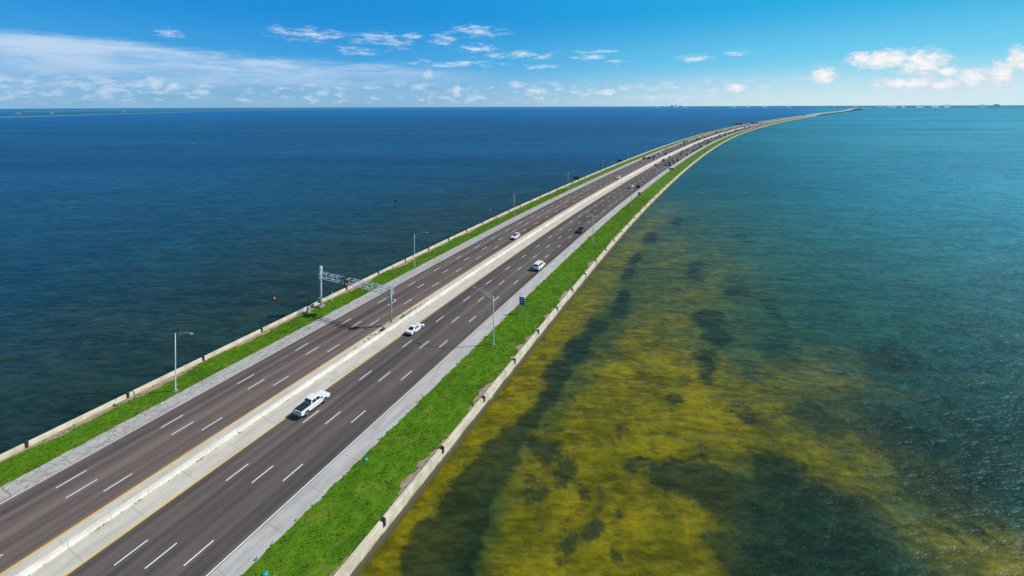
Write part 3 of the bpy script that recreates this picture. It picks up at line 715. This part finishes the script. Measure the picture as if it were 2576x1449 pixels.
# ------------------------------------------------------------------ sun + sky
EL=43.5; sd=Vector((.99,.137,0)).normalized()*math.cos(R(EL))+Vector((0,0,math.sin(R(EL))))
sl=bpy.data.lights.new('sun','SUN'); sl.energy=4.5; sl.angle=R(.5); sl.color=(1,.95,.87)
so=bpy.data.objects.new('sun',sl); C.objects.link(so); so.rotation_euler=(-sd).to_track_quat('-Z','Y').to_euler()
w=bpy.data.worlds.new('World'); bpy.context.scene.world=w; w.use_nodes=True; nt=w.node_tree
bg=nt.nodes['Background']; bg.inputs[1].default_value=.1
sk=nd(nt,'ShaderNodeTexSky',sky_type='NISHITA'); sk.sun_disc=False; sk.sun_elevation=R(EL); sk.sun_rotation=math.atan2(sd.x,sd.y); sk.air_density=1.0; sk.dust_density=.3; sk.ozone_density=2.0
gen=nd(nt,'ShaderNodeTexCoord').outputs['Generated']
sx=nd(nt,'ShaderNodeSeparateXYZ'); nt.links.new(gen,sx.inputs[0])
az=mth(nt,'ARCTAN2',sx.outputs[0],sx.outputs[1]); el=mth(nt,'ARCSINE',sx.outputs[2])
cv=nd(nt,'ShaderNodeCombineXYZ'); nt.links.new(az,cv.inputs[0]); nt.links.new(el,cv.inputs[1]); V=cv.outputs[0]
right=sstep(nt,az,-.45,.8)
hor=mixc(nt,right,(1.7,4.2,6.8),(6.3,8.2,8.8))
mid=mixc(nt,right,(.5,3.7,7.6),(1.7,6.3,8.7))
top_=mixc(nt,right,(.03,2.7,7.1),(.08,4.2,7.9))
grad=mixc(nt,sstep(nt,el,.0,.10),hor,mid)
grad=mixc(nt,sstep(nt,el,.06,.21),grad,top_)
col=mixc(nt,sstep(nt,el,.75,.25),sk.outputs[0],mixc(nt,.06,grad,sk.outputs[0]))
def warp(amt,scale,detail=3):
    n=nd(nt,'ShaderNodeTexNoise'); n.inputs['Scale'].default_value=scale; n.inputs['Detail'].default_value=detail; n.inputs['Roughness'].default_value=.65
    nt.links.new(V,n.inputs['Vector'])
    return vmt(nt,'ADD',V,vmt(nt,'MULTIPLY',vmt(nt,'SUBTRACT',n.outputs['Color'],(.5,.5,.5)),(amt[0],amt[1],0)))
def blobs(lst,vec):
    acc=None
    for t_ in lst:
        px,py,rx,ry=t_[:4]
        d0=ray(px,py); a0=math.atan2(d0.x,d0.y); e0=math.asin(d0.z)
        d1=ray(px+rx,py); ra=abs(math.atan2(d1.x,d1.y)-a0); d2=ray(px,py-ry); re=abs(math.asin(d2.z)-e0)
        q=vmt(nt,'LENGTH',vmt(nt,'MULTIPLY',vmt(nt,'SUBTRACT',vec,(a0,e0,0)),(1/ra,1/re,0)))
        acc=q if acc is None else mth(nt,'MINIMUM',acc,q)
    return mth(nt,'SUBTRACT',1.0,acc)
wis=[(775,86,125,19),(955,95,95,19),(1000,114,50,12),(1115,100,40,22),(1200,80,80,20),(1200,122,60,14),(1310,138,120,13),(1150,160,140,11),(1745,148,60,13),(1853,133,46,8),(1362,168,60,8),(1510,130,70,7),(1550,156,44,8),(1045,92,40,9),(1480,145,46,10),(425,85,44,14),(900,128,60,12)]
cum=[(2225,150,110,28),(2320,158,85,40),(2170,148,50,20),(2385,180,34,18),(2073,190,40,26),(1852,220,34,14),(2285,210,110,18),(2450,195,60,26),(2520,185,50,38),(2560,150,34,40),(1077,187,14,14),(1052,218,20,9),(390,208,30,18),(440,218,28,10),(507,232,24,12),(1300,213,24,10),(1355,230,28,10),(1150,226,12,14),(1530,232,24,9),(2375,215,70,16)]
n_w=noi(nt,mapp(nt,V,(26,120,1),(0,0,R(-7))),1.0,5,.72)
bw=blobs(wis,warp((.05,.014),34))
fw=sstep(nt,mth(nt,'ADD',bw,mth(nt,'MULTIPLY',mth(nt,'SUBTRACT',n_w,.54),4.4)),-.2,1.6)
fw=mth(nt,'MULTIPLY',fw,sstep(nt,bw,-.9,.45))
n_c=noi(nt,mapp(nt,V,(80,120,1)),1.0,5,.66)
bc=blobs(cum,warp((.018,.011),62,4))
fc=sstep(nt,mth(nt,'ADD',bc,mth(nt,'MULTIPLY',mth(nt,'SUBTRACT',n_c,.46),1.6)),-.1,.6)
fc=mth(nt,'MULTIPLY',fc,sstep(nt,bc,-.5,.2))
tp=mth(nt,'SUBTRACT',.1200,mth(nt,'MULTIPLY',mth(nt,'ADD',az,.808),.046))
n_v=noi(nt,mapp(nt,V,(5.0,38,1),(0,0,R(7))),1.0,6,.70,.3)
n_p=noi(nt,mapp(nt,V,(34,85,1)),1.0,5,.62)
n_q=noi(nt,mapp(nt,V,(7,20,1),(0,0,0),(3,1,0)),1.0,2,.5)
dv=mth(nt,'ADD',mth(nt,'SUBTRACT',tp,el),mth(nt,'MULTIPLY',mth(nt,'SUBTRACT',n_v,.5),.05))
fv=mth(nt,'MULTIPLY',sstep(nt,dv,-.004,.022),sstep(nt,az,.12,-.45))
fv=mth(nt,'MULTIPLY',fv,mth(nt,'ADD',mth(nt,'MULTIPLY',sstep(nt,el,.02,.092),.62),.18))
fv=mth(nt,'MULTIPLY',fv,mth(nt,'ADD',.42,mth(nt,'MULTIPLY',sstep(nt,n_v,.36,.62),.58)))
band=mth(nt,'MULTIPLY',sstep(nt,el,.066,.038),sstep(nt,el,.002,.014))
lowf=mth(nt,'MULTIPLY',sstep(nt,mth(nt,'ADD',n_p,mth(nt,'MULTIPLY',mth(nt,'SUBTRACT',n_q,.5),.4)),.48,.66),band)
lowf=mth(nt,'MULTIPLY',lowf,mth(nt,'ADD',.5,mth(nt,'MULTIPLY',right,.25)))
col=mixc(nt,fv,col,(6.0,7.3,8.9))
col=mixc(nt,lowf,col,(6.6,7.6,8.8))
col=mixc(nt,mth(nt,'MULTIPLY',fw,.8),col,(8.2,8.8,9.4))
shade=sstep(nt,mth(nt,'ADD',bc,mth(nt,'MULTIPLY',mth(nt,'SUBTRACT',n_c,.5),2.6)),.0,1.2)
ccol=mixc(nt,shade,(6.2,7.4,8.5),(9.6,9.6,9.4))
col=mixc(nt,mth(nt,'MULTIPLY',fc,mth(nt,'ADD',.38,mth(nt,'MULTIPLY',sstep(nt,az,-.1,.6),.6))),col,ccol)
nt.links.new(col,bg.inputs[0])
try: w.cycles.sampling_method='NONE'
except Exception: pass
sc=bpy.context.scene
sc.view_settings.view_transform='Standard'; sc.view_settings.look='None'; sc.view_settings.exposure=0
